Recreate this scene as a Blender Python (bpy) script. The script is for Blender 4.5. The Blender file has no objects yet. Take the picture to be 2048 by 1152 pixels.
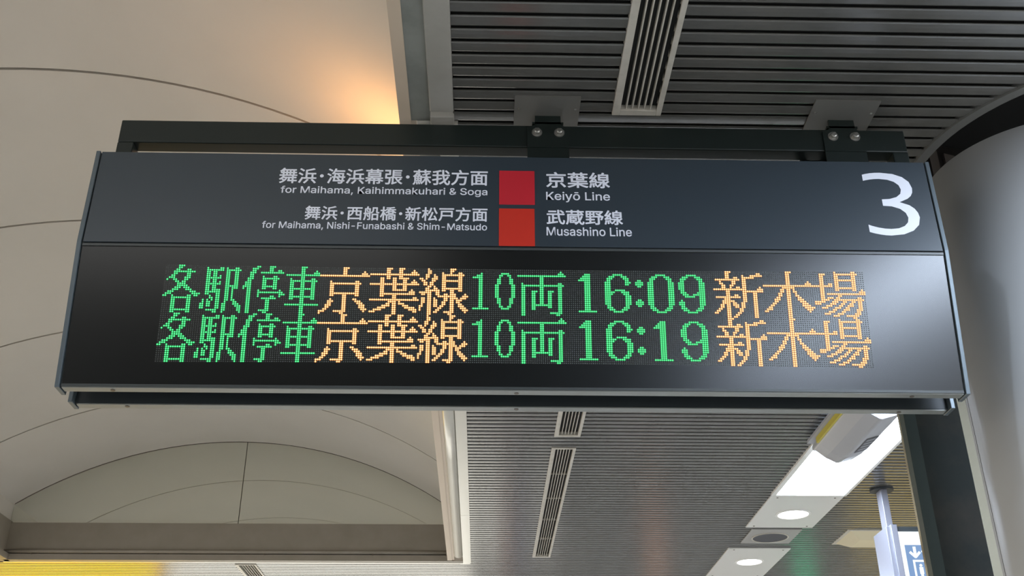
import bpy, bmesh, math
from mathutils import Matrix, Vector
C = bpy.context.scene.collection
SC = bpy.context.scene

# ------------------------------------------------------------ camera, world, exposure
# origin = camera; X right along the sign, Y away from the camera, Z up; floor at -1.5
def cam_matrix():
    p, yaw, roll = 0.4893, 0.0283, 0.003
    cp, sp = math.cos(p), math.sin(p)
    M = Matrix(((1, 0, 0), (0, -sp, cp), (0, cp, sp)))            # world -> (right, up, forward)
    Ry = Matrix(((math.cos(yaw), -math.sin(yaw), 0), (math.sin(yaw), math.cos(yaw), 0), (0, 0, 1)))
    Rr = Matrix(((math.cos(roll), -math.sin(roll), 0), (math.sin(roll), math.cos(roll), 0), (0, 0, 1)))
    W = (Rr @ M @ Ry)
    r, u, f = W[0], W[1], W[2]
    return Matrix(((r[0], u[0], -f[0], 0), (r[1], u[1], -f[1], 0), (r[2], u[2], -f[2], 0), (0, 0, 0, 1)))
cd = bpy.data.cameras.new('camera'); cam = bpy.data.objects.new('camera', cd); C.objects.link(cam)
cam.matrix_world = cam_matrix()
cd.sensor_fit = 'HORIZONTAL'; cd.sensor_width = 36; cd.lens = 36 * 2128.9 / 2048
cd.clip_start = .05; cd.clip_end = 100
SC.camera = cam
SC.view_settings.view_transform = 'Standard'; SC.view_settings.look = 'None'
SC.view_settings.exposure = 0.0; SC.view_settings.gamma = 1; SC.view_settings.use_curve_mapping = False
w = bpy.data.worlds.new('world'); SC.world = w; w.use_nodes = True
bg = w.node_tree.nodes['Background']; bg.inputs[0].default_value = (1.0, .985, .955, 1); bg.inputs[1].default_value = 1.70

STRIP_W = 44.0        # emission of the ceiling light strips
COOL = (.70, .82, 1.0)

# ------------------------------------------------------------ helpers
def mat(name, col, rough=.6, metal=0., spec=.5, emit=None, es=0., noise=None, bump=0., coat=0.):
    m = bpy.data.materials.new(name); m.use_nodes = True
    nt = m.node_tree; b = nt.nodes['Principled BSDF']
    b.inputs['Base Color'].default_value = (*col, 1); b.inputs['Roughness'].default_value = rough
    b.inputs['Metallic'].default_value = metal; b.inputs['Specular IOR Level'].default_value = spec
    b.inputs['Coat Weight'].default_value = coat
    if emit:
        b.inputs['Emission Color'].default_value = (*emit, 1); b.inputs['Emission Strength'].default_value = es
    if noise:
        sc, col2, lo, hi = noise
        tc = nt.nodes.new('ShaderNodeTexCoord'); n = nt.nodes.new('ShaderNodeTexNoise')
        n.inputs['Scale'].default_value = sc; n.inputs['Detail'].default_value = 6; n.inputs['Roughness'].default_value = .6
        r = nt.nodes.new('ShaderNodeMapRange'); r.inputs[1].default_value = lo; r.inputs[2].default_value = hi
        mx = nt.nodes.new('ShaderNodeMix'); mx.data_type = 'RGBA'
        mx.inputs[6].default_value = (*col, 1); mx.inputs[7].default_value = (*col2, 1)
        nt.links.new(tc.outputs['Object'], n.inputs['Vector']); nt.links.new(n.outputs['Fac'], r.inputs[0])
        nt.links.new(r.outputs[0], mx.inputs[0]); nt.links.new(mx.outputs[2], b.inputs['Base Color'])
        if bump:
            bp = nt.nodes.new('ShaderNodeBump'); bp.inputs['Strength'].default_value = bump; bp.inputs['Distance'].default_value = .002
            nt.links.new(n.outputs['Fac'], bp.inputs['Height']); nt.links.new(bp.outputs[0], b.inputs['Normal'])
    return m
def emis(name, col, s):
    m = bpy.data.materials.new(name); m.use_nodes = True; nt = m.node_tree
    nt.nodes.remove(nt.nodes['Principled BSDF'])
    e = nt.nodes.new('ShaderNodeEmission'); e.inputs[0].default_value = (*col, 1); e.inputs[1].default_value = s
    nt.links.new(e.outputs[0], nt.nodes['Material Output'].inputs[0]); return m
def mesh(name, vs, fs, mats, mi=None, smooth=False):
    me = bpy.data.meshes.new(name); me.from_pydata(vs, [], fs)
    for m in (mats if isinstance(mats, (list, tuple)) else [mats]): me.materials.append(m)
    if mi:
        for p, i in zip(me.polygons, mi): p.material_index = i
    bm = bmesh.new(); bm.from_mesh(me); bmesh.ops.recalc_face_normals(bm, faces=bm.faces); bm.to_mesh(me); bm.free()
    if smooth:
        for p in me.polygons: p.use_smooth = True
    return me
def link(name, me, parent=None, **kw):
    o = bpy.data.objects.new(name, me); C.objects.link(o)
    if parent: o.parent = parent
    for k, v in kw.items(): o[k] = v
    return o
class G:
    """collects shapes for one mesh"""
    def __init__(s): s.v = []; s.f = []; s.m = []
    def add(s, vs, fs, mi=0):
        n = len(s.v); s.v += [tuple(v) for v in vs]; s.f += [tuple(i + n for i in f) for f in fs]; s.m += [mi] * len(fs); return s
    def box(s, x0, x1, y0, y1, z0, z1, mi=0):
        vs = [(x, y, z) for x in (x0, x1) for y in (y0, y1) for z in (z0, z1)]
        return s.add(vs, [(0, 1, 3, 2), (4, 6, 7, 5), (0, 4, 5, 1), (2, 3, 7, 6), (0, 2, 6, 4), (1, 5, 7, 3)], mi)
    def prism(s, poly, a, b, fn=lambda p, t: (t, p[0], p[1]), mi=0):
        n = len(poly)
        vs = [fn(p, a) for p in poly] + [fn(p, b) for p in poly]
        fs = [tuple(range(n)), tuple(range(2 * n - 1, n - 1, -1))] + [(i, (i + 1) % n, n + (i + 1) % n, n + i) for i in range(n)]
        return s.add(vs, fs, mi)
    def cyl(s, c, r, h, ax='z', n=24, mi=0, r2=None):
        r2 = r if r2 is None else r2
        def P(a, rr, t):
            u, v = rr * math.cos(a), rr * math.sin(a)
            return {'z': (c[0] + u, c[1] + v, c[2] + t), 'y': (c[0] + u, c[1] + t, c[2] + v), 'x': (c[0] + t, c[1] + u, c[2] + v)}[ax]
        vs = [P(2 * math.pi * i / n, r, 0) for i in range(n)] + [P(2 * math.pi * i / n, r2, h) for i in range(n)]
        fs = [tuple(range(n)), tuple(range(2 * n - 1, n - 1, -1))] + [(i, (i + 1) % n, n + (i + 1) % n, n + i) for i in range(n)]
        return s.add(vs, fs, mi)
    def ring(s, c, r0, r1, z0, z1, n=64, mi=0):
        vs = []
        for i in range(n):
            a = 2 * math.pi * i / n; ca, sa = math.cos(a), math.sin(a)
            vs += [(c[0] + r0 * ca, c[1] + r0 * sa, z0), (c[0] + r1 * ca, c[1] + r1 * sa, z0), (c[0] + r1 * ca, c[1] + r1 * sa, z1), (c[0] + r0 * ca, c[1] + r0 * sa, z1)]
        fs = []
        for i in range(n):
            j = (i + 1) % n
            for k in range(4): fs.append((4 * i + k, 4 * i + (k + 1) % 4, 4 * j + (k + 1) % 4, 4 * j + k))
        return s.add(vs, fs, mi)
    def obj(s, name, mats, parent=None, smooth=False, bevel=0, **kw):
        o = link(name, mesh(name, s.v, s.f, mats, s.m, smooth), parent, **kw)
        if bevel:
            b = o.modifiers.new('bevel', 'BEVEL'); b.width = bevel; b.segments = 2; b.limit_method = 'ANGLE'
        return o
def empty(name, loc, label, cat, group=None):
    o = bpy.data.objects.new(name, None); C.objects.link(o); o.location = loc
    o['label'] = label; o['category'] = cat
    if group: o['group'] = group
    return o
def unparent_offset(root):
    """children were modelled in world coordinates; keep them there under a moved Empty"""
    inv = Matrix.Translation(-root.location)
    for ch in root.children: ch.matrix_parent_inverse = inv

# ------------------------------------------------------------ materials
M_slat = mat('slat_paint', (.105, .102, .092), .24, 0, .9, noise=(3, (.082, .08, .073), .4, .62))
M_back = mat('ceiling_void', (.012, .012, .011), .9)
M_vault = mat('vault_cream', (.58, .54, .475), .62, 0, .3, noise=(.8, (.54, .505, .445), .35, .65))
M_joint = mat('joint_brown', (.035, .022, .013), .8)
M_lun = mat('glossy_end', (.74, .74, .67), .012, .8, .5)
M_fasc = mat('fascia_taupe', (.24, .21, .165), .5, noise=(6, (.27, .235, .19), .35, .65))
M_cream = mat('cream_trim', (.50, .475, .41), .28, 0, .6)
M_beige = mat('edge_strip', (.55, .44, .33), .5)
M_band = mat('concrete_band', (.24, .245, .22), .7, noise=(5, (.19, .195, .175), .4, .6))
M_beam = mat('beam_paint', (.34, .325, .29), .5, noise=(4, (.30, .285, .25), .4, .62))
M_vent = mat('vent_frame', (.50, .465, .40), .45, noise=(25, (.43, .40, .34), .45, .7))
M_vdark = mat('vent_dark', (.01, .01, .008), .9)
M_white = mat('white_panel', (.66, .65, .61), .4)
M_white2 = mat('light_frame', (.74, .73, .69), .4)
M_light = emis('light_diffuser', COOL, STRIP_W)
M_down = emis('downlight_glow', (1, .96, .92), 6.0)
M_grille = mat('speaker_grille', (.06, .06, .07), .6)
M_screw = mat('screw', (.12, .10, .08), .4, .6)
M_screwb = mat('bright_screw', (.75, .73, .68), .25, .8)
M_col = mat('column_cladding', (.50, .50, .49), .45, 0, .35, noise=(1.5, (.46, .46, .45), .35, .65))
M_seam = mat('column_seam', (.10, .10, .095), .7)
M_post = mat('dusty_green_post', (.014, .022, .019), .3, noise=(3.5, (.060, .048, .036), .42, .72))
M_edge = mat('post_edge', (.05, .07, .065), .4)
M_steel = mat('mirror_steel', (.55, .50, .38), .12, .95)
M_plate = mat('mount_plate', (.15, .145, .13), .55, .2)
M_frame = mat('hanger_dark_green', (.010, .016, .014), .35)
M_bolt = mat('galvanised', (.42, .41, .38), .35, .9)
M_body = mat('sign_body', (.026, .032, .034), .45)
M_head = mat('header_slate', (.024, .036, .048), .36, 0, .75)
M_cap = mat('sign_edge', (.10, .125, .14), .38, .3)
M_trim = mat('sign_underside', (.25, .258, .24), .4, .3)
M_rail = mat('sign_rail', (.05, .056, .055), .35)
M_disp = mat('display_black', (.003, .004, .004), .25, 0, .58)
M_mod = mat('led_module', (.012, .014, .013), .25, 0, .55)
M_off = mat('unlit_diode', (.06, .065, .06), .35, 0, .5)
M_txt = mat('white_letter', (.80, .82, .90), .5)
M_red1 = mat('crimson_square', (.52, .012, .025), .5)
M_red2 = mat('orange_red_square', (.55, .022, .008), .5)
M_black = mat('rubber_black', (.006, .008, .008), .5)
M_floor = mat('floor_tile', (.55, .53, .49), .4)
G1 = emis('green_diode', (.16, 1.0, .38), 1.2); G2 = emis('green_halo_rim', (.0, .40, .07), 1.0)  # second material: lens rim, its emission painting the halo round each lit diode
O1 = emis('orange_diode', (1.0, .82, .42), 1.4); O2 = emis('orange_halo_rim', (1.0, .27, .03), 1.0)

# ------------------------------------------------------------ setting: floor, ceiling
H = 2.1
g = G().box(-12, 12, -10, 14.2, -1.6, -1.5); g.obj('floor', M_floor, kind='structure')
PITCH = .056
RX0 = -.109                                  # right edge of the vault opening trims
OPEN = (-3.86, RX0, 8.70)                    # opening x0, x1, y1
COL = (1.91, 3.03); RCOL = .38; RRING = .60; RC = (2.09, 3.02)
cuts = [  # x0,x1,y0,y1 recessed fixtures
    (.418, .540, -1.0, 2.735), (.418, .540, 3.15, 5.715), (.415, .536, 5.925, 8.492),
    (-2.0, -1.86, 8.79, 11.3),
    (2.065, 2.535, -4.0, 2.2), (1.925, 2.378, 4.2, 6.80), (1.92, 2.38, 9.14, 11.8),
    (2.05, 2.27, 7.12, 7.35), (2.05, 2.27, 8.48, 8.71), (2.0, 2.3, 7.72, 8.0)]
def segs(y):
    s = [(RX0, 6.2)] if -.07 < y < OPEN[2] else [(-8.0, 6.2)]
    cc = [(a, b) for a, b, c, d in cuts if c < y < d]
    dy = abs(y - RC[1])
    if dy < RRING: h = math.sqrt(RRING**2 - dy**2); cc.append((RC[0] - h, RC[0] + h))
    for a, b in cc:
        n = []
        for p, q in s:
            if b <= p or a >= q: n.append((p, q)); continue
            if a > p: n.append((p, a))
            if b < q: n.append((b, q))
        s = n
    return tuple((round(a, 3), round(b, 3)) for a, b in s)
g = G()
# void sheet above the slats, with real holes left for the vault and the column
g.box(RX0, RC[0] - RRING, -12, 8.7, H + .017, H + .03); g.box(RC[0] + RRING, 6.2, -12, 8.7, H + .017, H + .03)
g.box(RC[0] - RRING, RC[0] + RRING, -12, RC[1] - RRING, H + .017, H + .03)
g.box(RC[0] - RRING, RC[0] + RRING, RC[1] + RRING, 8.7, H + .017, H + .03)
g.box(-8, 6.2, 8.7, 13.9, H + .017, H + .03); g.box(-9, RX0, -12, -.06, H + .017, H + .03)
# fill between the square hole and the round one
n = 48
for q in range(n):
    a0, a1 = 2 * math.pi * q / n, 2 * math.pi * (q + 1) / n
    def sq(a):
        c, s_ = math.cos(a), math.sin(a); k = RRING / max(abs(c), abs(s_)); return (RC[0] + k * c, RC[1] + k * s_)
    def ci(a): return (RC[0] + RRING * .999 * math.cos(a), RC[1] + RRING * .999 * math.sin(a))
    p = [ci(a0), sq(a0), sq(a1), ci(a1)]
    g.add([(x, y, H + .018) for x, y in p], [(0, 1, 2, 3)])
ceil = g.obj('ceiling', M_back, kind='structure')
prof = [(-.011, .0155), (-.0210, .0045), (-.0205, .0018), (-.016, .0004), (0, 0), (.016, .0004), (.0205, .0018), (.0210, .0045), (.011, .0155)]
cache = {}
y = -11.9; 
while y < 13.85:
    k = segs(y)
    if k not in cache:
        gg = G()
        for a, b in k: gg.prism(prof, a, b)
        cache[k] = mesh('slat', gg.v, gg.f, M_slat)
    if y > 1.6: o = link('slat', cache[k], ceil); o.location = (0, y, H)
    else:
        o = None
    y += PITCH
# the same slats carry on overhead, outside the picture: joined
gg = G(); y = -11.9
while y <= 1.6:
    for a, b in segs(y): gg.prism([(p[0] + y, p[1] + H) for p in prof], a, b)
    y += PITCH
gg.obj('slat_run', M_slat, ceil, kind='stuff')

# ------------------------------------------------------------ vault
VC, VR, VZ0 = -2.08, 3.164, 3.118 - 3.164
XL, XR = -3.87, -.282
SE = [-.06, 1.23, 2.52, 3.81, 5.10, 6.39, 7.65, 8.70]
def vz(x, dr=0): return VZ0 + math.sqrt((VR + dr)**2 - (x - VC)**2)
g = G(); N = 32
xs = [XL + (XR - XL) * i / N for i in range(N + 1)]
vs = []; fs = []
for i, x in enumerate(xs): vs += [(x, SE[0], vz(x, .012)), (x, SE[-1], vz(x, .012))]
for i in range(N): fs.append((2 * i, 2 * i + 2, 2 * i + 3, 2 * i + 1))
g.add(vs, fs)
G().box(-9, 7, -12.15, -12.0, -1.5, H + .03).obj('wall_front', mat('rear_wall', (.05, .048, .045), .6), kind='structure')
vault = g.obj('ceiling', M_joint, kind='structure')
for a, b in zip(SE[:-1], SE[1:]):
    gg = G(); a2, b2 = a + .008, b - .008
    vs = []
    for x in xs: vs += [(x, a2, vz(x)), (x, b2, vz(x)), (x, b2, vz(x, .011)), (x, a2, vz(x, .011))]
    fs = []
    for i in range(N):
        for k in range(4): fs.append((4 * i + k, 4 * i + (k + 1) % 4, 4 * i + 4 + (k + 1) % 4, 4 * i + 4 + k))
    fs += [(0, 1, 2, 3), (4 * N + 3, 4 * N + 2, 4 * N + 1, 4 * N)]
    gg.add(vs, fs)
    o = gg.obj('vault_panel', M_vault, vault)
    for p in o.data.polygons: p.use_smooth = True
    e = o.modifiers.new('s', 'EDGE_SPLIT'); e.split_angle = math.radians(40)
# lunette at the far end, two glossy panels with a joint
wf = G().box(XL - .05, XR + .1, 8.716, 8.76, H, 3.2).obj('wall_far', M_joint, kind='structure')
SX = -2.015
for x0, x1 in ((XL + .001, SX - .003), (SX + .003, XR - .001)):
    gg = G(); m = 20; xx = [x0 + (x1 - x0) * i / m for i in range(m + 1)]
    gg.prism([(x, vz(x) - .002) for x in xx] + [(x1, 2.39), (x0, 2.39)], 8.703, 8.715, lambda p, t: (p[0], t, p[1]))
    gg.obj('end_panel', M_lun, wf)
# side walls and ledges of the vault
wl = G().box(XL - .03, XL, SE[0], 8.715, 2.42, 2.575).obj('wall_left', M_vault, kind='structure')
wr = G().box(XR, XR + .03, SE[0], 8.715, H + .0125, 2.575).obj('wall_right', M_vault, kind='structure')
# far and left fascia of the opening
t = G().box(-3.84, -.25, 8.655, 8.70, H + .055, 2.40).obj('trim_1', M_fasc, kind='structure')
G().prism([(8.655 - .028 * math.sin(a), H + .066 + .016 * math.cos(a)) for a in [math.pi * i / 8 for i in range(9)]], -3.84, -.22).obj('moulding', M_fasc, t, smooth=True)
G().box(-3.84, -.15, 8.645, 8.70, H - .004, H + .044).obj('bottom_rail', M_fasc, t)
gg = G()
for sx in (-3.62, -2.62, -1.76, -.89, -.3): gg.cyl((sx, 8.645, H + .045), .006, -.004, 'y', 8)
gg.obj('screws', M_screw, t, kind='stuff')
t = G().box(-3.88, -3.84, SE[0], 8.70, H + .055, 2.40).obj('trim_2', M_fasc, kind='structure')
G().box(-3.88, -3.80, SE[0], 8.70, H - .004, H + .044).obj('bottom_rail', M_fasc, t)
G().box(-3.90, -3.86, SE[0], 8.70, 2.40, 2.425).obj('ledge', M_fasc, t)
# right edge of the opening
t = G().box(-.284, -.246, SE[0], 8.64, H, H + .012).obj('trim_3', M_beige, kind='structure')
G().box(-.246, -.183, SE[0], 2.80, H + .004, H + .02).obj('edge_band', M_band, t)
G().box(-.183, -.108, SE[0], 2.735, H - .012, H + .03).obj('edge_beam', M_beam, t, bevel=.004)
G().box(-.183, -.106, 2.755, 2.80, H - .016, H + .03).obj('beam_end', M_beam, t, bevel=.003)
t = G().prism([(-.228 + .035 - .035 * math.cos(a), H + .008 - .022 * math.sin(a)) for a in [math.pi * i / 10 for i in range(11)]], 2.80, 8.50, lambda p, q: (p[0], q, p[1])).obj('trim_4', M_cream, kind='structure', smooth=True)
G().box(-.246, -.2285, 2.80, 8.64, H + .004, H + .02).obj('edge_band', M_beige, t)
G().box(-.158, -.095, 2.80, 7.318, H - .006, H + .02).obj('edge_plate', M_cream, t)
G().box(-.158, -.095, 7.322, 8.70, H - .006, H + .02).obj('edge_plate', M_cream, t)
G().box(-3.86, -.10, 8.70, 8.725, H - .006, H + .02).obj('edge_plate', M_cream, t)

# ------------------------------------------------------------ column, its ceiling ring and sleeve
t = G().cyl((COL[0], COL[1], -1.5), RCOL, 1.5 + 2.05, 'z', 96).obj('column_cladding', M_col, None, smooth=False)
e = t; 
for p in t.data.polygons: p.use_smooth = len(p.vertices) == 4
t.name = 'round_column'; t['label'] = 'thick round grey column right of the sign, running from the floor into a dark ring in the ceiling'; t['category'] = 'column'
for a in (math.radians(164.9), math.radians(310), math.radians(75)):
    gg = G(); c, s_ = math.cos(a), math.sin(a); px, py = COL[0] + (RCOL) * c, COL[1] + (RCOL) * s_
    vs = []
    for zz in (-1.5, 2.045):
        for du, dn in ((-.0018, -.002), (.0018, -.002), (.0018, .0008), (-.0018, .0008)): vs.append((px - s_ * du + c * dn, py + c * du + s_ * dn, zz))
    gg.add(vs, [(0, 1, 2, 3), (7, 6, 5, 4), (0, 1, 5, 4), (1, 2, 6, 5), (2, 3, 7, 6), (3, 0, 4, 7)])
    gg.obj('cladding_joint', M_seam, t)
r = G().ring(RC, RRING - .012, RRING + .022, H - .008, H + .02, 96).obj('trim_5', mat('ring_trim', (.12, .12, .11), .5), kind='structure')
G().ring(RC, RRING - .004, RRING, H + .0, H + .5, 64).obj('sleeve', mat('sleeve', (.045, .04, .036), .6), r)
gg = G()
for i in range(40):
    a = 2 * math.pi * i / 40; c, s_ = math.cos(a), math.sin(a)
    k = RRING - .014
    gg.add([(RC[0] + k * math.cos(a + d) * f, RC[1] + k * math.sin(a + d) * f, z) for z in (H + .02, H + .45) for d, f in ((-.045, 1.02), (-.045, .995), (.045, .995), (.045, 1.02))],
           [(0, 1, 2, 3), (7, 6, 5, 4), (0, 1, 5, 4), (1, 2, 6, 5), (2, 3, 7, 6), (3, 0, 4, 7)])
gg.obj('rib', mat('rib', (.22, .19, .17), .6), r, kind='stuff')
G().cyl((RC[0], RC[1], H + .5), RRING, .02, 'z', 48).obj('sleeve_lid', M_back, r)

# dusty green steel post with mirror steel reveals, just behind the column
def azx(deg, yy): return math.tan(math.radians(deg)) * yy
PY = 3.62
root = empty('steel_post', (1.7, PY, -1.5), 'dusty dark green steel post between the round column and the glaring light strip', 'post')
G().box(azx(23.5, PY), azx(25.72, PY), PY, PY + .04, -1.5, H - .001).obj('post_face', M_post, root)
G().box(azx(22.98, PY - .012), azx(23.5, PY), PY - .012, PY + .028, -1.5, H - .001).obj('post_edge', M_edge, root)
G().box(azx(22.98, PY - .012) , azx(22.98, PY - .012) + .012, PY + .0285, PY + .045, -1.5, H - .001).obj('mirror_strip', M_steel, root)
G().box(1.665, 1.80, PY + .046, PY + .28, -1.5, H - .001).obj('post_core', M_post, root)
G().box(azx(25.72, PY) + .0005, azx(26.4, PY), PY + .008, PY + .04, -1.5, H - .001).obj('mirror_strip', M_steel, root)
unparent_offset(root)

# ------------------------------------------------------------ far wall with lit boards, out of frame; only their gleam on the slats is in view
wb = G().box(-12, 12, 14.05, 14.2, -1.5, H + .03).obj('wall_back', mat('far_wall', (.42, .40, .37), .7), kind='structure')
def board(x0, x1, z0, z1, col, s, label):
    r_ = empty('lit_signboard', ((x0 + x1) / 2, 14.0, z0), label, 'signboard')
    G().box(x0 + .02, x1 - .02, 13.94, 13.95, z0 + .02, z1 - .02).obj('face', emis('board', col, s), r_)
    G().box(x0, x1, 13.951, 14.045, z0, z1).obj('casing', M_body, r_)
    unparent_offset(r_)
board(-6.4, -4.15, -.2, 1.5, (1.0, .60, .03), 6.0, 'glowing yellow signboard whose gleam colours the lower left ceiling slats')
board(-4.1, -.12, -.6, 1.3, (1.0, .96, .84), 4.5, 'long cream lit signboard gleaming on the slats below the vault opening')
board(-.04, .24, -.6, .62, (1.0, .97, .88), 4.5, 'narrow white lit board gleaming on the slats right of the vault opening')
board(.26, .37, -.1, .62, (1.0, .34, .22), 3, 'narrow red lit board making the reddish streak on the slats')
board(.43, .56, -.1, .55, (.45, .55, .9), 3, 'narrow blue lit board making the bluish streak on the slats')
board(.61, 1.0, -.4, .5, (1.0, .96, .88), 2.5, 'small white lit board gleaming left of the long air vent')
board(2.1, 2.45, .2, .9, (1.0, .55, .38), 2, 'small salmon lit board making the faint warm streak between vent and downlights')
board(4.05, 4.38, .72, 1.25, (.05, .9, .42), 3.5, 'green lit board making the green gleam beside the second downlight')
board(4.9, 6.4, -.2, .35, (.95, .66, .08), 3, 'yellow lit board making the yellowish gleam behind the hanging pole')

# ------------------------------------------------------------ air vents
def vent(y0, y1, x0, x1, label, near_end=True):
    r_ = empty('air_vent', ((x0 + x1) / 2, y0, H), label, 'air vent', 'long slotted air vents set into the slatted ceiling')
    gg = G(); f = .024; zb, zt = H - .006, H + .02
    gg.box(x0, x0 + f, y0, y1, zb, zt); gg.box(x1 - f * .7, x1, y0, y1, zb, zt)
    gg.box(x0 + f, x1 - f * .7, y0, y0 + .02, zb, zt); gg.box(x0 + f, x1 - f * .7, y1 - .025, y1, zb, zt)
    gg.obj('vent_frame', M_vent, r_, bevel=.0015)
    G().box(x0 + .004, x1 - .004, y0, y1, H + .055, H + .06).box(x0 + .004, x0 + .006, y0, y1, H + .02, H + .055).box(x1 - .006, x1 - .004, y0, y1, H + .02, H + .055).obj('duct', M_vdark, r_)
    a, b = x0 + f, x1 - f * .7
    for i in range(5):
        xx = a + (b - a) * (i + 1) / 6
        G().box(xx - .0022, xx + .0022, y0 + .02, y1 - .025, H + .001, H + .018).obj('fin', M_vent, r_)
    L = y1 - y0; n_ = int(round(L / .516))
    for i in range(1, n_):
        yy = y0 + L * i / n_
        G().box(a, b, yy - .003, yy + .003, H + .006, H + .02).obj('cross_bar', M_vent, r_)
    unparent_offset(r_)
vent(.16, 2.745, .400, .557, 'slotted air vent in the near ceiling, above the sign')
vent(3.14, 5.725, .399, .548, 'slotted air vent whose end shows just below the sign')
vent(5.917, 8.50, .397, .540, 'whole slotted air vent in the far ceiling, below the sign')
vent(8.78, 11.3, -2.02, -1.85, 'slotted air vent cut by the bottom edge, left of centre, beyond the vault')

# ------------------------------------------------------------ light row
def strip(y0, y1, label, dx=0):
    r_ = empty('ceiling_light', (2.15, y0, H), label, 'ceiling light', 'long ceiling light strips in one row')
    x0, x1 = 1.90 + dx, 2.40 + dx
    gg = G(); gg.box(x0, x0 + .032, y0, y1, H - .012, H + .02); gg.box(x1 - .02, x1, y0, y1, H - .012, H + .02)
    gg.box(x0 + .032, x1 - .02, y0, y0 + .015, H - .012, H + .02); gg.box(x0 + .032, x1 - .02, y1 - .012, y1, H - .012, H + .02)
    gg.obj('light_frame', M_white2, r_)
    G().box(x0 + .033, x1 - .021, y0 + .016, y1 - .013, H - .004, H + .012).obj('diffuser', M_light, r_)
    unparent_offset(r_)
strip(-4.0, 2.2, 'ceiling light strip behind the photographer, its glare on the right end of the sign', .15)
strip(4.25, 6.80, 'long glaring ceiling light strip under the right end of the sign, grey device below it')
strip(9.14, 11.8, 'ceiling light strip cut by the bottom edge, beyond the second downlight')
def downlight(y0, y1, cy, r, label):
    r_ = empty('downlight', (2.15, cy, H), label, 'downlight', 'round downlights in white ceiling plates')
    x0, x1 = 1.905, 2.39; z0, z1 = H - .010, H - .001
    gg = G(); n = 40; cx = 2.16
    vs = []; 
    for i in range(n):
        a = 2 * math.pi * i / n + math.pi / n; c, s_ = math.cos(a), math.sin(a)
        k = 1e9
        if c > 0: k = min(k, (x1 - cx) / c)
        if c < 0: k = min(k, (x0 - cx) / c)
        if s_ > 0: k = min(k, (y1 - cy) / s_)
        if s_ < 0: k = min(k, (y0 - cy) / s_)
        vs.append((cx + k * c, cy + k * s_, a))
    pts = vs + [(x, y_, math.atan2(y_ - cy, x - cx) % (2 * math.pi)) for x in (x0, x1) for y_ in (y0, y1)]
    pts = sorted([(p[0], p[1], p[2] % (2 * math.pi)) for p in pts], key=lambda p: p[2])
    m = len(pts)
    V = []
    for x, y_, a in pts: V += [(cx + r * math.cos(a), cy + r * math.sin(a), z0), (x, y_, z0), (x, y_, z1), (cx + r * math.cos(a), cy + r * math.sin(a), z1)]
    F = []
    for i in range(m):
        j = (i + 1) % m
        for k in range(4): F.append((4 * i + k, 4 * i + (k + 1) % 4, 4 * j + (k + 1) % 4, 4 * j + k))
    gg.add(V, F); gg.obj('cover_plate', M_white, r_)
    G().ring((cx, cy), r, r + .016, z0 - .005, z0, 40).obj('collar', M_white2, r_)
    G().cyl((cx, cy, H - .009), r - .001, .006, 'z', 40).obj('lamp', M_down, r_)
    for sx in (x0 + .05, x1 - .05):
        for sy in (y0 + .04, y1 - .04): G().cyl((sx, sy, z0), .007, -.002, 'z', 8).obj('screw', M_screw, r_)
    unparent_offset(r_)
downlight(6.81, 7.58, 7.235, .106, 'round downlight in a white plate right beyond the long glaring light strip')
downlight(8.18, 9.13, 8.597, .100, 'round downlight in a white plate at the bottom edge, beyond the speaker')
root = empty('ceiling_speaker', (2.15, 7.85, H), 'dark round ceiling speaker in a grey square plate between the two downlights', 'speaker')
G().box(1.965, 2.335, 7.64, 8.03, H - .008, H - .001).obj('cover_plate', mat('speaker_plate', (.34, .33, .31), .5), root)
G().ring((2.15, 7.86), .128, .138, H - .013, H - .008, 40).obj('collar', M_vent, root)
G().cyl((2.15, 7.86, H - .010), .128, .0015, 'z', 40).obj('grille', M_grille, root)
unparent_offset(root)
# grey device hung under the light strip
root = empty('sensor_box', (1.96, 5.45, 1.95), 'grey rounded device box with a dark label, hung under the glaring light strip', 'device')
sec = [(0, 2.075), (0, 2.03), (.06, 1.975), (.118, 1.938), (.132, 1.934), (.146, 1.938), (.232, 1.962), (.245, 2.0), (.245, 2.075)]
gg = G(); ys = [5.0, 5.45, 5.62, 5.74, 5.80]; sc_ = [1, 1, .97, .86, .62]
vs = []
for yy, s_ in zip(ys, sc_):
    for x, z in sec: vs.append((1.875 + .11 + (x - .11) * (.6 + .4 * s_), yy, 2.075 + (z - 2.075) * s_))
n = len(sec); fs = [tuple(range(n)), tuple(range(5 * n - 1, 4 * n - 1, -1))]
for k in range(4):
    for i in range(n): fs.append((k * n + i, k * n + (i + 1) % n, (k + 1) * n + (i + 1) % n, (k + 1) * n + i))
gg.add(vs, fs); gg.obj('casing', mat('device_grey', (.33, .33, .34), .4), root, bevel=.008)
G().box(1.862, 1.874, 5.0, 5.62, 2.03, 2.062).obj('yellow_strip', mat('yellow_strip', (.5, .42, .05), .5), root, label='yellow strip')
G().box(1.84, 1.96, 5.0, 5.72, 2.062, 2.078).obj('back_plate', mat('device_plate', (.35, .35, .37), .4), root)
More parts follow.
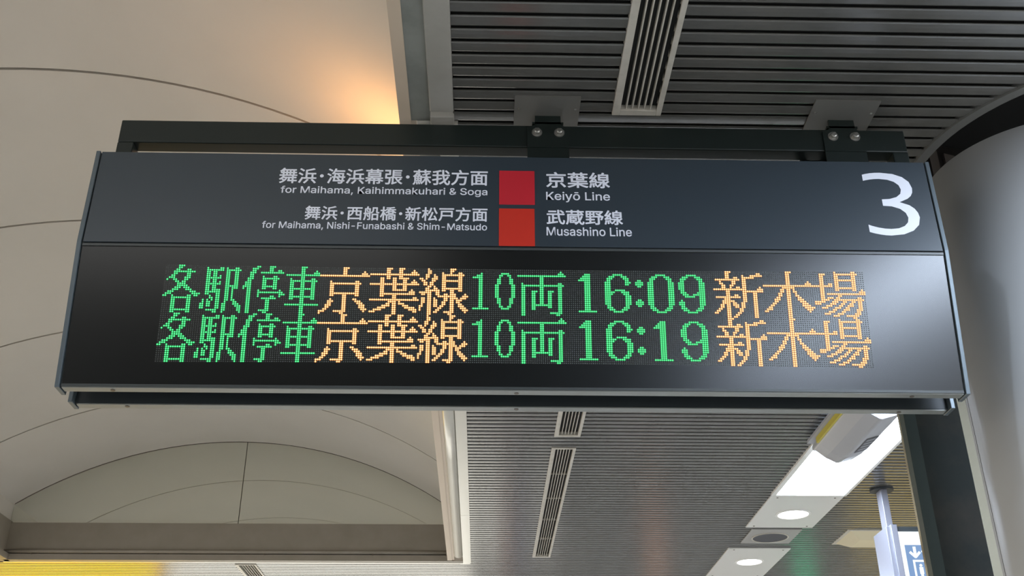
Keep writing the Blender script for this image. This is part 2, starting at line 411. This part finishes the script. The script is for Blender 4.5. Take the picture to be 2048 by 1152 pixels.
# slanted label on the right flank
def fl(u, v, d):   # u along y, v across the facet from lower to upper
    a = Vector((1.875 + .150, 0, 1.9391)); b = Vector((1.875 + .228, 0, 1.9609)); p = a.lerp(b, v); nrm = Vector((.27, 0, -.963)) * d
    return (p.x + nrm.x, u, p.z + nrm.z)
gg = G(); q = [fl(5.30, .05, .001), fl(5.52, .05, .001), fl(5.52, .95, .001), fl(5.30, .95, .001)]; q2 = [fl(5.30, .05, .003), fl(5.52, .05, .003), fl(5.52, .95, .003), fl(5.30, .95, .003)]
gg.add(q + q2, [(0, 1, 2, 3), (7, 6, 5, 4), (0, 1, 5, 4), (1, 2, 6, 5), (2, 3, 7, 6), (3, 0, 4, 7)]); lb = gg.obj('label_plate', mat('label_dark', (.05, .05, .055), .5), root)
gg = G()
for i in range(4):
    u0 = 5.325 + i * .048
    p = [fl(u0, .15, .0035), fl(u0 + .02, .15, .0035), fl(u0 + .02, .85, .0035), fl(u0, .85, .0035)]
    gg.add(p, [(0, 1, 2, 3)])
gg.obj('print', mat('label_print', (.28, .28, .3), .5), lb, kind='stuff')
unparent_offset(root); 
# fluorescent lamp further off
root = empty('surface_lamp', (3.0, 7.9, H), 'beige prism-shaped ceiling lamp behind the hanging pole', 'lamp')
vs = [(2.70, 7.68, H), (3.5, 7.68, H), (3.5, 8.06, H), (2.70, 8.06, H), (2.79, 7.76, H - .05), (3.41, 7.76, H - .05), (3.41, 7.98, H - .05), (2.79, 7.98, H - .05)]
G().add(vs, [(0, 1, 2, 3), (7, 6, 5, 4), (0, 1, 5, 4), (1, 2, 6, 5), (2, 3, 7, 6), (3, 0, 4, 7)]).obj('lamp_cover', mat('lamp_cover', (.62, .54, .36), .45), root, bevel=.004)
G().box(2.68, 3.52, 7.665, 8.075, H - .003, H + .01).obj('lamp_base', M_vent, root)
unparent_offset(root)

# ------------------------------------------------------------ lit guide sign on its pole, lower right
M_pole = mat('pole_grey', (.20, .20, .23), .35, .3)
root = empty('guide_sign', (2.6, 6.7, H), 'white and blue lit guide sign with arrow and lift pictogram, hung from a grey pole', 'sign')
G().box(2.576, 2.619, 6.646, 6.733, 1.80, H).obj('pole', M_pole, root, bevel=.003)
G().cyl((2.60, 6.69, H - .012), .075, .012, 'z', 32).obj('pole_collar', mat('collar_dark', (.02, .025, .03), .5), root)
fr = G(); fr.box(2.560, 2.612, 6.62, 6.86, 1.30, 1.835).box(2.585, 2.625, 6.60, 6.875, 1.27, 1.845); fr.obj('end_post', M_pole, root, bevel=.003)
G().box(2.625, 3.75, 6.62, 6.85, 1.805, 1.835).obj('top_rail', M_body, root)
fc = G().box(2.625, 3.75, 6.612, 6.85, 1.27, 1.802).obj('lit_face', emis('lit_face', (.90, .97, 1.0), 1.25), root)
G().box(2.655, 3.70, 6.609, 6.611, 1.30, 1.716).obj('blue_field', emis('blue_field', (.24, .38, .64), 1.0), root)
E_w = emis('pictogram_white', (.9, .97, 1.0), 1.2)
def ply(pts): return G().prism(pts, 6.6055, 6.6085, lambda p, t: (p[0], t, p[1]))
def bar2(g_, x0, z0, x1, z1, wd):
    d = Vector((x1 - x0, z1 - z0)).normalized(); n_ = Vector((-d.y, d.x)) * wd / 2
    return g_.prism([(x0 + n_.x, z0 + n_.y), (x1 + n_.x, z1 + n_.y), (x1 - n_.x, z1 - n_.y), (x0 - n_.x, z0 - n_.y)], 6.6055, 6.6085, lambda p, t: (p[0], t, p[1]))
ar = G(); bar2(ar, 2.712, 1.705, 2.712, 1.645, .018); bar2(ar, 2.680, 1.672, 2.714, 1.638, .016); bar2(ar, 2.744, 1.672, 2.710, 1.638, .016)
bar2(ar, 2.790, 1.645, 2.790, 1.70, .018); bar2(ar, 2.757, 1.670, 2.791, 1.704, .016); bar2(ar, 2.824, 1.670, 2.789, 1.704, .016)
ar.obj('arrows', E_w, root)
bx = G(); X0, X1, Z0, Z1, T = 2.690, 2.86, 1.50, 1.622, .012
bx.box(X0, X1, 6.6055, 6.6085, Z1 - T, Z1).box(X0, X1, 6.6055, 6.6085, Z0, Z0 + T).box(X0, X0 + T, 6.6055, 6.6085, Z0, Z1).box(X1 - T, X1, 6.6055, 6.6085, Z0, Z1)
for i in range(3):
    cx = X0 + .045 + i * .04
    bx.cyl((cx, 6.6055, 1.588), .009, .003, 'y', 12); bx.box(cx - .012, cx + .012, 6.6055, 6.6085, 1.535, 1.577)
    bx.box(cx - .008, cx - .001, 6.6055, 6.6085, 1.515, 1.535).box(cx + .001, cx + .008, 6.6055, 6.6085, 1.515, 1.535)
bx.obj('lift_pictogram', E_w, root)
unparent_offset(root)

# ------------------------------------------------------------ warm lamp hidden in the vault behind the sign
root = empty('vault_uplight', (-.50, 3.55, 2.25), 'warm uplight in the vault, hidden behind the sign, seen by its orange glow', 'lamp')
G().cyl((-.50, 3.55, 2.22), .03, .07, 'z', 24, r2=.075).obj('lamp_bowl', mat('bowl', (.2, .18, .15), .5), root)
G().box(-.50, -.291, 3.535, 3.565, 2.225, 2.245).obj('arm', mat('arm', (.2, .18, .15), .5), root)
G().cyl((-.50, 3.55, 2.291), .065, .006, 'z', 24).obj('lamp_disc', emis('warm', (1.0, .48, .16), 78), root)
unparent_offset(root)

# ------------------------------------------------------------ hanger frame
XA, XB = -1.158, 1.345
root = empty('sign_hanger', (.09, 2.787, 1.885), 'dark green rectangular tube frame bolted to the ceiling, carrying the sign', 'frame')
YA, YB = 2.762, 2.816; ZA, ZB = 1.977, 2.062
G().box(XA, XB, YA, YB, ZA, ZB).obj('beam', M_frame, root, bevel=.004)
for x0 in (XA, XB - .050): G().box(x0, x0 + .050, YA, YB, 1.8865, ZA - .0005).obj('leg', M_frame, root, bevel=.003)
for cx in (.194, 1.143):
    br = G(); yb = YA - .008
    br.prism([(cx - .066, 1.972), (cx + .066, 1.972), (cx + .066, 2.048), (cx + .042, 2.058), (cx + .041, H - .0055), (cx - .041, H - .0055), (cx - .042, 2.058), (cx - .066, 2.048)], yb, YA - .0005, lambda p, q: (p[0], q, p[1]))
    br.box(cx - .05, cx + .05, yb, YB, ZB + .0005, ZB + .008)
    b_ = br.obj('bracket', M_frame, root)
    for dx in (-.035, .036):
        bo = G(); c = (cx + dx, yb, 2.028)
        bo.cyl(c, .0165, -.003, 'y', 24); bo.cyl((c[0], c[1] - .003, c[2]), .0115, -.010, 'y', 6); bo.cyl((c[0], c[1] - .013, c[2]), .0095, -.002, 'y', 12, r2=.006)
        bo.obj('bolt', M_bolt, b_)
    pl = G().box(cx - .108, cx + .100, 2.655, 2.92, H - .0052, H - .0008).obj('mounting_plate', M_plate, root)
    for dx in (-.092, .088): G().cyl((cx + dx - .002, 2.715, H - .0052), .0045, -.002, 'z', 10).obj('screw', M_screwb, pl)
for cx in (.194, 1.143):
    G().box(cx - .066, cx + .066, YA - .006, YA - .0005, 1.8865, ZA - .001).obj('hanging_tab', M_frame, root)
unparent_offset(root)
# black cable loop between ceiling frame and sign
cu = bpy.data.curves.new('cable', 'CURVE'); cu.dimensions = '3D'; cu.bevel_depth = .016; cu.bevel_resolution = 4
sp = cu.splines.new('BEZIER'); P = [(1.02, 2.823, 1.90), (1.035, 2.834, 1.985), (1.075, 2.834, 1.99), (1.125, 2.823, 1.90)]
sp.bezier_points.add(3)
for bp_, p in zip(sp.bezier_points, P): bp_.co = p; bp_.handle_left_type = bp_.handle_right_type = 'AUTO'
tmp = bpy.data.objects.new('tmp', cu); C.objects.link(tmp); bpy.context.view_layer.update()
me = bpy.data.meshes.new_from_object(tmp.evaluated_get(bpy.context.evaluated_depsgraph_get())); bpy.data.objects.remove(tmp)
me.materials.append(M_black)
o = link('cable', me, label='black cable loop rising behind the right end of the sign', category='cable')

# ------------------------------------------------------------ departure sign
YH, ZH, TH = 2.6838, 1.570, .1392
SN, CS = math.sin(TH), math.cos(TH)
def PL(x, v, n=0): return (x, YH + SN * v - CS * n, ZH - CS * v - SN * n)     # lower, tilted face
def lbox(g_, x0, x1, v0, v1, n0, n1, mi=0):
    vs = [PL(x, v, n) for x in (x0, x1) for v in (v0, v1) for n in (n0, n1)]
    return g_.add(vs, [(0, 1, 3, 2), (4, 6, 7, 5), (0, 4, 5, 1), (2, 3, 7, 6), (0, 2, 6, 4), (1, 5, 7, 3)], mi)
X0, X1 = -1.164, 1.3475
VB = .434
def sign_shell(label, group):
    r_ = empty('departure_sign', (.0915, 2.74, 1.137), label, 'sign', group)
    G().prism([(2.6890, 1.880), (2.6890, 1.570), (2.747, 1.143), (2.777, 1.143), (2.777, 1.880)], X0 - .003, X1 + .003).obj('body', M_body, r_)
    cp = [(2.6815, 1.885), (2.6815, 1.570), (2.7395, 1.137), (2.799, 1.137), (2.799, 1.885)]
    for a, b in ((-1.181, -1.1685), (1.3515, 1.364)): G().prism(cp, a, b).obj('end_cap', M_cap, r_, bevel=.0015)
    hp = G().box(X0, X1, YH, YH + .005, 1.568, 1.883).obj('header_panel', M_head, r_, bevel=.0008)
    G().box(X0, X1, YH + .002, 2.777, 1.8805, 1.884).obj('top_cover', M_cap, r_)
    fr_ = G(); lbox(fr_, X0, X1, .008, .0145, -.004, .0015); lbox(fr_, X0, X1, VB - .0085, VB - .001, -.004, .0015)
    fr_.obj('face_rail', M_rail, r_)
    dp = G(); lbox(dp, X0, X1, .0146, VB - .0086, -.005, -.002); dp = dp.obj('display_panel', M_disp, r_)
    bt = G().box(X0, X1, 2.746, 2.776, 1.1385, 1.1425).obj('bottom_trim', M_trim, r_, bevel=.0008)
    for sx in (-1.028, .09, 1.206): G().cyl((sx, 2.763, 1.1385), .0065, -.0015, 'z', 12).obj('screw', M_screw, bt)
    return r_, hp, dp
front, header, display = sign_shell('front departure sign with white lettering, numeral 3, two lit lines of green and orange characters', 'twin departure signs')
unparent_offset(front)
rear, rh, rd = sign_shell('rear departure sign back to back behind the front one, only its dark lower edge showing', 'twin departure signs')
unparent_offset(rear)
rear.matrix_world = Matrix.Translation((.0915, 2.823, 0)) @ Matrix.Rotation(math.pi, 4, 'Z') @ Matrix.Translation((-.0915, -2.823, 0)) @ Matrix.Translation(rear.location)

# --- diodes
def ux(c):
    s_ = (c - 167.5) / 167.5; return LA + LB * s_ + LC * s_**3
LA, LB, LC = 0.09159, 0.98083, 0.02678
def vy(r_, x): return .2155 + (r_ - 23.5) * .00592 * (1 + .028 * (x - .09)**2)
gl_ = {}
gl_['各'] = (0, '0:6-8|1:6-7|2:5-6,10-11|3:4-13|4:4-5,10-11|5:3-4,10-11|6:2-4,9-11|7:1,4-5,9-10|8:5-6,8-9|9:6-9|10:6-10|11:5-7,9-11|12:4-6,10-12|13:2-4,12-14|14:1-3,13-16|15:0-1,4,11-12,14-15|16:4-12|17:4-5,11-12|18:4-5,11-12|19:4-5,11-12|20:4-5,11-12|21:4-5,11-12|22:4-12|23:4-5,11-12')
gl_['駅'] = (17, '1:2,8-9,11,15-16|2:2-9,11-17|3:2-3,5-6,11-12,15-16|4:2-3,5-6,11-12,15-16|5:2-3,5-6,8,11-12,15-16|6:2-8,11-12,15-16|7:2-3,5-6,11-12,15-16|8:2-3,5-6,8,11-12,15-16|9:2-8,11-12,15-16|10:2-3,5-6,11-16|11:2-3,5-6,11-12,14-16|12:2-3,5-8,11-12,14|13:2-8,11-12,14|14:2-3,7-8,11-12,14|15:4,7-8,11-12,14|16:4-5,7-8,11-12,14|17:1,3,5,7-8,11-12,14-15|18:1,3-4,7-8,11,15-16|19:0-1,3-4,7-8,10-11,15-17|20:0-1,3-4,7-8,10-11,16-18|21:0-1,7-8,10-11,17-18|22:3-7,10-11,17-18|23:6-7,10,18')
gl_['停'] = (36, '0:6-7,12-14|1:4-6,12-13|2:4-5,12-13,16-17|3:3-5,8-18|4:3-4|5:3-4,9,14-15|6:2-4,9-16|7:2-3,9-10,14-15|8:1-3,9-10,14-15|9:1-3,9-10,14-15|10:0-3,9-15|11:0,2-3,9-10,14-15|12:2-3,7,17|13:2-3,7-18|14:2-3,7,17-19|15:2-3,7,13-14,17|16:2-3,9-15|17:2-3,11-12|18:2-3,11-12|19:2-3,11-12|20:2-3,11-12|21:2-3,11-12|22:2-3,8-12|23:2-3,10-11')
gl_['車'] = (56, '0:7-9|1:7-8|2:7-8,14|3:7-8,13-15|4:0-15|5:7-8|6:2,7-8,12-13|7:2-14|8:2-3,7-8,12-13|9:2-3,7-8,12-13|10:2-3,7-8,12-13|11:2-13|12:2-3,7-8,12-13|13:2-3,7-8,12-13|14:2-3,7-8,12-13|15:2-13|16:2-3,7-8,12-13|17:7-8|18:7-8|19:0-15|20:7-8|21:7-8|22:7-8|23:7-8')
gl_['京'] = (72, '0:11-13|1:11-12|2:11-12,21|3:11-12,20-22|4:0-23|7:5,17-18|8:5-19|9:5-6,17-18|10:5-6,17-18|11:5-6,17-18|12:5-6,17-18|13:5-18|14:5-6,11-12,17-18|15:11-12|16:5,11-12,16-17|17:4-6,11-12,17-19|18:4-5,11-12,18-20|19:3-5,11-12,19-21|20:3-4,11-12,19-21|21:2-3,11-12,20-22|22:0-2,7-12,21|23:0,10-11')
gl_['葉'] = (96, '0:8-10,14-16|1:8-9,14-15,21|2:8-9,14-15,20-22|3:0-23|4:8-9,14-15|5:5-6,8-9,11-12,14-18|6:5-6,11-12,16-17,21|7:5-6,11-12,16-17,20-22|8:0-23|9:5-6,11-12,16-17|10:5-6,11-12,16-17|11:5-6,11-17,20|12:5-6,19-21|13:5-21|14:5-6,11-12|15:11-12,21-22|16:0-23|17:9-12,14|18:8-9,11-12,14-16|19:6-9,11-12,16-18|20:4-7,11-12,17-21|21:2-5,11-12,19-22|22:0-2,11-12,21-22|23:11-12')
gl_['線'] = (120, '0:4,15-17|1:4-5,15-16|2:4-5,11,15,19-20|3:3-4,7,11-21|4:3-4,7-8,11-12,19-20|5:0-1,3,6-8,11-12,19-20|6:1-2,6-7,11-20|7:2-3,5-6,11-12,19-20|8:2-3,5-6,11-12,19-20|9:4-5,7,11-12,19-20|10:3-4,7-8,11-20|11:3-9,11-12,15-16,19-20|12:0-5,8-9,15-16|13:1-2,4-5,8-9,12-13,15-17,22|14:4-5,9-17,21-23|15:1-2,4-5,7,12-13,15-18,20-22|16:1-2,4-5,7-8,12-13,15-16,18-20|17:1-2,4-5,7-8,11-12,15-16,18-19|18:1,4-5,7-8,11-12,15-16,19-20|19:0-1,4-5,7-8,10-11,15-16,19-21|20:0,4-5,9-10,15-16,20-22|21:0,4-5,8-9,15-16,21-23|22:4-5,7-8,12-16,22|23:4-5,14-15')
gl_['1a'] = (144, '2:6|3:4-6|4:2-6|' + '|'.join('%d:5-6' % i for i in range(5, 20)) + '|20:2-9')
gl_['0a'] = (156, '2:4-7|3:3-4,7-8|4:3,8|5:2-3,8-9|6:2-3,8-9|7:2-3,8-9|' + '|'.join('%d:1-2,9-10' % i for i in range(8, 15)) + '|15:2-3,8-9|16:2-3,8-9|17:2-3,8-9|18:3,8|19:3-4,7-8|20:4-7')
gl_['両'] = (168, '1:21|2:20-22|3:0-23|4:11-12|5:11-12|6:11-12|7:2,11-12,20-21|8:2-22|9:2-3,11-12,20-21|10:2-3,11-12,20-21|11:2-3,7-9,11-12,15-17,20-21|' + '|'.join('%d:2-3,7-8,11-12,15-16,20-21' % i for i in range(12, 18)) + '|18:2-3,7-16,20-21|19:2-3,7-8,15-16,20-21|20:2-3,7-8,20-21|21:2-3,20-21|22:2-3,16-21|23:2-3,19-20')
gl_['1'] = (198, '2:3-5|3:2-5|4:1-5|5:0-5|' + '|'.join('%d:3-5' % i for i in range(6, 21)) + '|21:0-8')
gl_['6'] = (211, '2:4-8|3:2-4,8-10|4:1-3,9-11|5:1-2,10-11|6:0-2,10-12|7:0-2,10-11|8:0-2|9:0-2|10:0-2,5-9|11:0-4,8-11|12:0-3,9-11|' + '|'.join('%d:0-2,10-12' % i for i in range(13, 18)) + '|18:1-2,10-11|19:1-3,9-11|20:2-4,8-10|21:4-8')
gl_[':'] = (226, '5:1-2|6:0-3|7:0-3|8:1-2|15:1-2|16:0-3|17:0-3|18:1-2')
gl_['0'] = (232, '2:4-8|3:2-4,8-10|4:1-3,9-11|5:1-2,10-11|' + '|'.join('%d:0-2,10-12' % i for i in range(6, 18)) + '|18:1-2,10-11|19:1-3,9-11|20:2-4,8-10|21:4-8')
gl_['9'] = (247, '2:4-8|3:2-4,8-10|4:1-3,9-11|5:1-2,10-11|6:0-2,10-12|7:0-2,10-12|8:0-2,10-12|9:0-2,10-12|10:1-2,10-12|11:1-3,9-12|12:2-4,7-12|13:3-7,10-12|14:10-12|15:1,10-12|16:0-2,10-12|17:0-2,10-12|18:1-2,10-11|19:1-3,9-11|20:2-4,8-10|21:4-8')
gl_['新'] = (264, '0:6-8|1:6-7,21-22|2:6-7,14,18-23|3:6-7,10-11,14-19|4:1-12,14-15|5:3,9-10,14-15|6:3-4,9-10,14-15|7:4-5,8-9,14-15|8:4-5,8,11-12,14-15,22|9:0-15,21-23|10:6-7,14-23|11:6-7,14-15,19-20|12:6-7,10-11,14-15,19-20|13:1-12,14-15,19-20|14:5-7,14-15,19-20|15:4-9,14-15,19-20|16:4-7,9-10,13-14,19-20|17:3-4,6-7,9-11,13-14,19-20|18:3-4,6-7,10-11,13-14,19-20|19:2-3,6-7,12-13,19-20|20:1-2,6-7,12-13,19-20|21:0-1,6-7,11-12,19-20|22:6-7,10-11,19-20|23:6-7,9-10,19-20')
gl_['木'] = (288, '0:11-13|1:11-12|2:11-12|3:11-12|4:11-12|5:11-12,21|6:11-12,20-22|7:0-23|8:9-14|9:8-9,11-12,14|10:8-9,11-12,14-15|11:7-8,11-12,15|12:7-8,11-12,15-16|13:6-7,11-12,16-17|14:5-7,11-12,16-18|15:5-6,11-12,17-19|16:4-5,11-12,18-20|17:3-4,11-12,18-21|18:2-3,11-12,19-23|19:1-3,11-12,20-22|20:0-1,11-12,21|21:11-12|22:11-12|23:11-12')
gl_['場'] = (312, '0:10,18-19|1:3-5,10-20|2:3-4,10-11,18-19|3:3-4,10-11,18-19|4:3-4,10-19|5:3-4,10-11,18-19|6:3-4,7-8,10-11,18-19|7:0-8,10-11,18-19|8:3-4,10-19|9:3-4,10-11,18-19,22|10:3-4,21-23|11:3-4,6-23|12:3-4,11-12|13:3-4,6-8,10-11,20-21|14:3-6,9-22|15:0-4,8-10,13-14,17-18,20-21|16:0-2,7-9,12-13,16-17,20-21|17:5-7,11-12,15-17,20-21|18:3-5,9-11,14-15,20-21|19:8-9,13-15,19-21|20:6-8,12-13,19-20|21:4-6,10-12,18-20|22:8-10,14-19|23:17-18')
def cells(k, row0, c0=None):
    base, s_ = gl_[k]; base = base if c0 is None else c0
    out = []
    for part in s_.split('|'):
        r_, rest = part.split(':')
        for q_ in rest.split(','):
            a, *b = q_.split('-'); b = int(b[0]) if b else int(a)
            out += [(base + c, row0 + int(r_)) for c in range(int(a), b + 1)]
    return out
WORD = [('各', None, 0), ('駅', None, 0), ('停', None, 0), ('車', None, 0), ('京', None, 1), ('葉', None, 1), ('線', None, 1), ('1a', None, 0), ('0a', None, 0), ('両', None, 0), ('1', None, 0), ('6', None, 0), (':', None, 0)]
TAIL = [('9', None, 0), ('新', None, 1), ('木', None, 1), ('場', None, 1)]
LINES = [(0, WORD + [('0', None, 0)] + TAIL), (24, WORD + [('1', 234, 0)] + TAIL)]
lit = {}
charsets = []
for row0, wl_ in LINES:
    for k, c0, col, half in [(a_, b_, c_, h_) for a_, b_, c_ in wl_ for h_ in ((0, 1) if a_ == ':' else (None,))]:
        cs = [p for p in cells(k, row0, c0) if p not in lit and (half is None or (p[1] - row0 > 12) == bool(half))]
        for p in cs: lit[p] = col
        charsets.append((cs, col))
PR = .00295
def dot(g_, c, r_, rad, n0, h, sides=8):
    x = ux(c); v = vy(r_, x)
    vs = [PL(x + rad * math.cos(2 * math.pi * (i + .5) / sides), v + rad * math.sin(2 * math.pi * (i + .5) / sides), n0) for i in range(sides)] + [PL(x, v, n0 + h)]
    g_.add(vs, [(i, (i + 1) % sides, sides) for i in range(sides)])
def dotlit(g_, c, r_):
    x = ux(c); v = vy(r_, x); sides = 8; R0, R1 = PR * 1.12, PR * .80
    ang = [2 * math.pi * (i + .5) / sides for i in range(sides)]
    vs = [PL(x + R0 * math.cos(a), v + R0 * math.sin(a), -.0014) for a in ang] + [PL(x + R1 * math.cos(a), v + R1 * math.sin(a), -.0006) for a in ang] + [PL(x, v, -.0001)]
    g_.add(vs, [(i, (i + 1) % sides, sides + (i + 1) % sides, sides + i) for i in range(sides)], 1)  # wide lens rim carrying the painted halo
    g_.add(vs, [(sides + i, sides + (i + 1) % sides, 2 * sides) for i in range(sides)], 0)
gg = G(); xa, xb = ux(-.5), ux(335.5)
NX = 24
vs = []; 
for i in range(NX + 1):
    x = xa + (xb - xa) * i / NX
    vs += [PL(x, vy(-.5, x), -.0019), PL(x, vy(47.5, x), -.0019)]
gg.add(vs, [(2 * i, 2 * i + 2, 2 * i + 3, 2 * i + 1) for i in range(NX)])
pin = Matrix.Translation(-front.location)
module = gg.obj('led_module', M_mod, display)
gg = G()
for c in range(336):
    for r_ in range(48):
        if (c, r_) not in lit: dot(gg, c, r_, PR * .62, -.00185, .0006, 6)
gg.obj('unlit_diodes', M_off, display, kind='stuff')
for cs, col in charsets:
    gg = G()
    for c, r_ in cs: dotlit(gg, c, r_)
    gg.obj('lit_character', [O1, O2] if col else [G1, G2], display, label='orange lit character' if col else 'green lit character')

# --- printed lettering on the header panel
FONT = None
try: FONT = bpy.data.fonts.load(bpy.utils.resource_path('LOCAL') + '/datafiles/fonts/Inter.woff2')   # Blender's own bundled face
except Exception: pass
def text_mesh(body, bold=0.0, spacing=1.0, font=None):
    cu = bpy.data.curves.new('lettering', 'FONT'); cu.body = body; cu.size = 1; cu.offset = bold; cu.space_character = spacing; cu.resolution_u = 4
    if font: cu.font = font
    t_ = bpy.data.objects.new('tmp', cu); C.objects.link(t_); bpy.context.view_layer.update()
    me_ = bpy.data.meshes.new_from_object(t_.evaluated_get(bpy.context.evaluated_depsgraph_get()))
    bpy.data.objects.remove(t_); return me_
def lettering(name, body, x0, x1, zt, zb, bold=0., ref=None, spacing=1., label=None, font=None, fat=0):
    """fit the text between x0 and x1; the reference glyph (or the text) spans zb..zt"""
    me_ = text_mesh(body, bold, spacing, font)
    if fat:
        base = [tuple(v.co) for v in me_.vertices]; fac = [tuple(p.vertices) for p in me_.polygons]; vs_ = []; fs_ = []
        for q_, (dx, dy) in enumerate(((0, 0), (fat, 0), (-fat, 0), (0, fat), (0, -fat), (fat * .7, fat * .7), (-fat * .7, fat * .7), (fat * .7, -fat * .7), (-fat * .7, -fat * .7))):
            k_ = len(vs_); vs_ += [(x + dx, y_ + dy, q_) for x, y_, z in base]; fs_ += [tuple(i + k_ for i in f) for f in fac]
        me_ = bpy.data.meshes.new('lettering'); me_.from_pydata(vs_, [], fs_)
    xs_ = [v.co.x for v in me_.vertices]; ys_ = [v.co.y for v in me_.vertices]
    if ref:
        mr = text_mesh(ref, bold, 1, font); ry = [v.co.y for v in mr.vertices]; lo, hi = min(ry), max(ry)
    else: lo, hi = min(ys_), max(ys_)
    sx = (x1 - x0) / (max(xs_) - min(xs_)); sz = (zt - zb) / (hi - lo); mn = min(xs_)
    for v in me_.vertices: v.co = (x0 + (v.co.x - mn) * sx, YH - .0004 - .00005 * (v.co.z if fat else 0), zb + (v.co.y - lo) * sz)
    me_.materials.clear(); me_.materials.append(M_txt)
    o = link(name, me_, header)
    if label: o['label'] = label
    return o
LET = 'lettering'
lettering(LET, '舞浜･海浜幕張･蘇我方面', -.623, .004, 1.833, 1.777, fat=.016)
lettering(LET, 'for Maihama, Kaihimmakuhari & Soga', -.614, .003, 1.7665, 1.7435, .0, 'K', font=FONT, fat=.010)
lettering(LET, '舞浜･西船橋･新松戸方面', -.535, .004, 1.699, 1.650, fat=.016)
lettering(LET, 'for Maihama, Nishi-Funabashi & Shim-Matsudo', -.656, .003, 1.6425, 1.6205, .0, 'K', font=FONT, fat=.010)
lettering(LET, '京葉線', .180, .373, 1.830, 1.773, fat=.018)
lettering(LET, 'Keiyō Line', .179, .371, 1.7575, 1.730, .0, 'K', font=FONT, fat=.010)
lettering(LET, '武蔵野線', .179, .406, 1.695, 1.643, fat=.018)
lettering(LET, 'Musashino Line', .178, .430, 1.634, 1.606, .0, 'M', font=FONT, fat=.010)
lettering('platform_numeral', '3', 1.140, 1.300, 1.843, 1.619, -.012)
def square(x0, x1, z0, z1, m_, lab): G().box(x0, x1, YH - .0009, YH - .0002, z0, z1).obj('line_square', m_, header, label=lab)
square(.0385, .1450, 1.711, 1.832, M_red1, 'crimson square'); square(.0380, .1435, 1.5682, 1.697, M_red2, 'orange-red square')

bpy.context.view_layer.update()
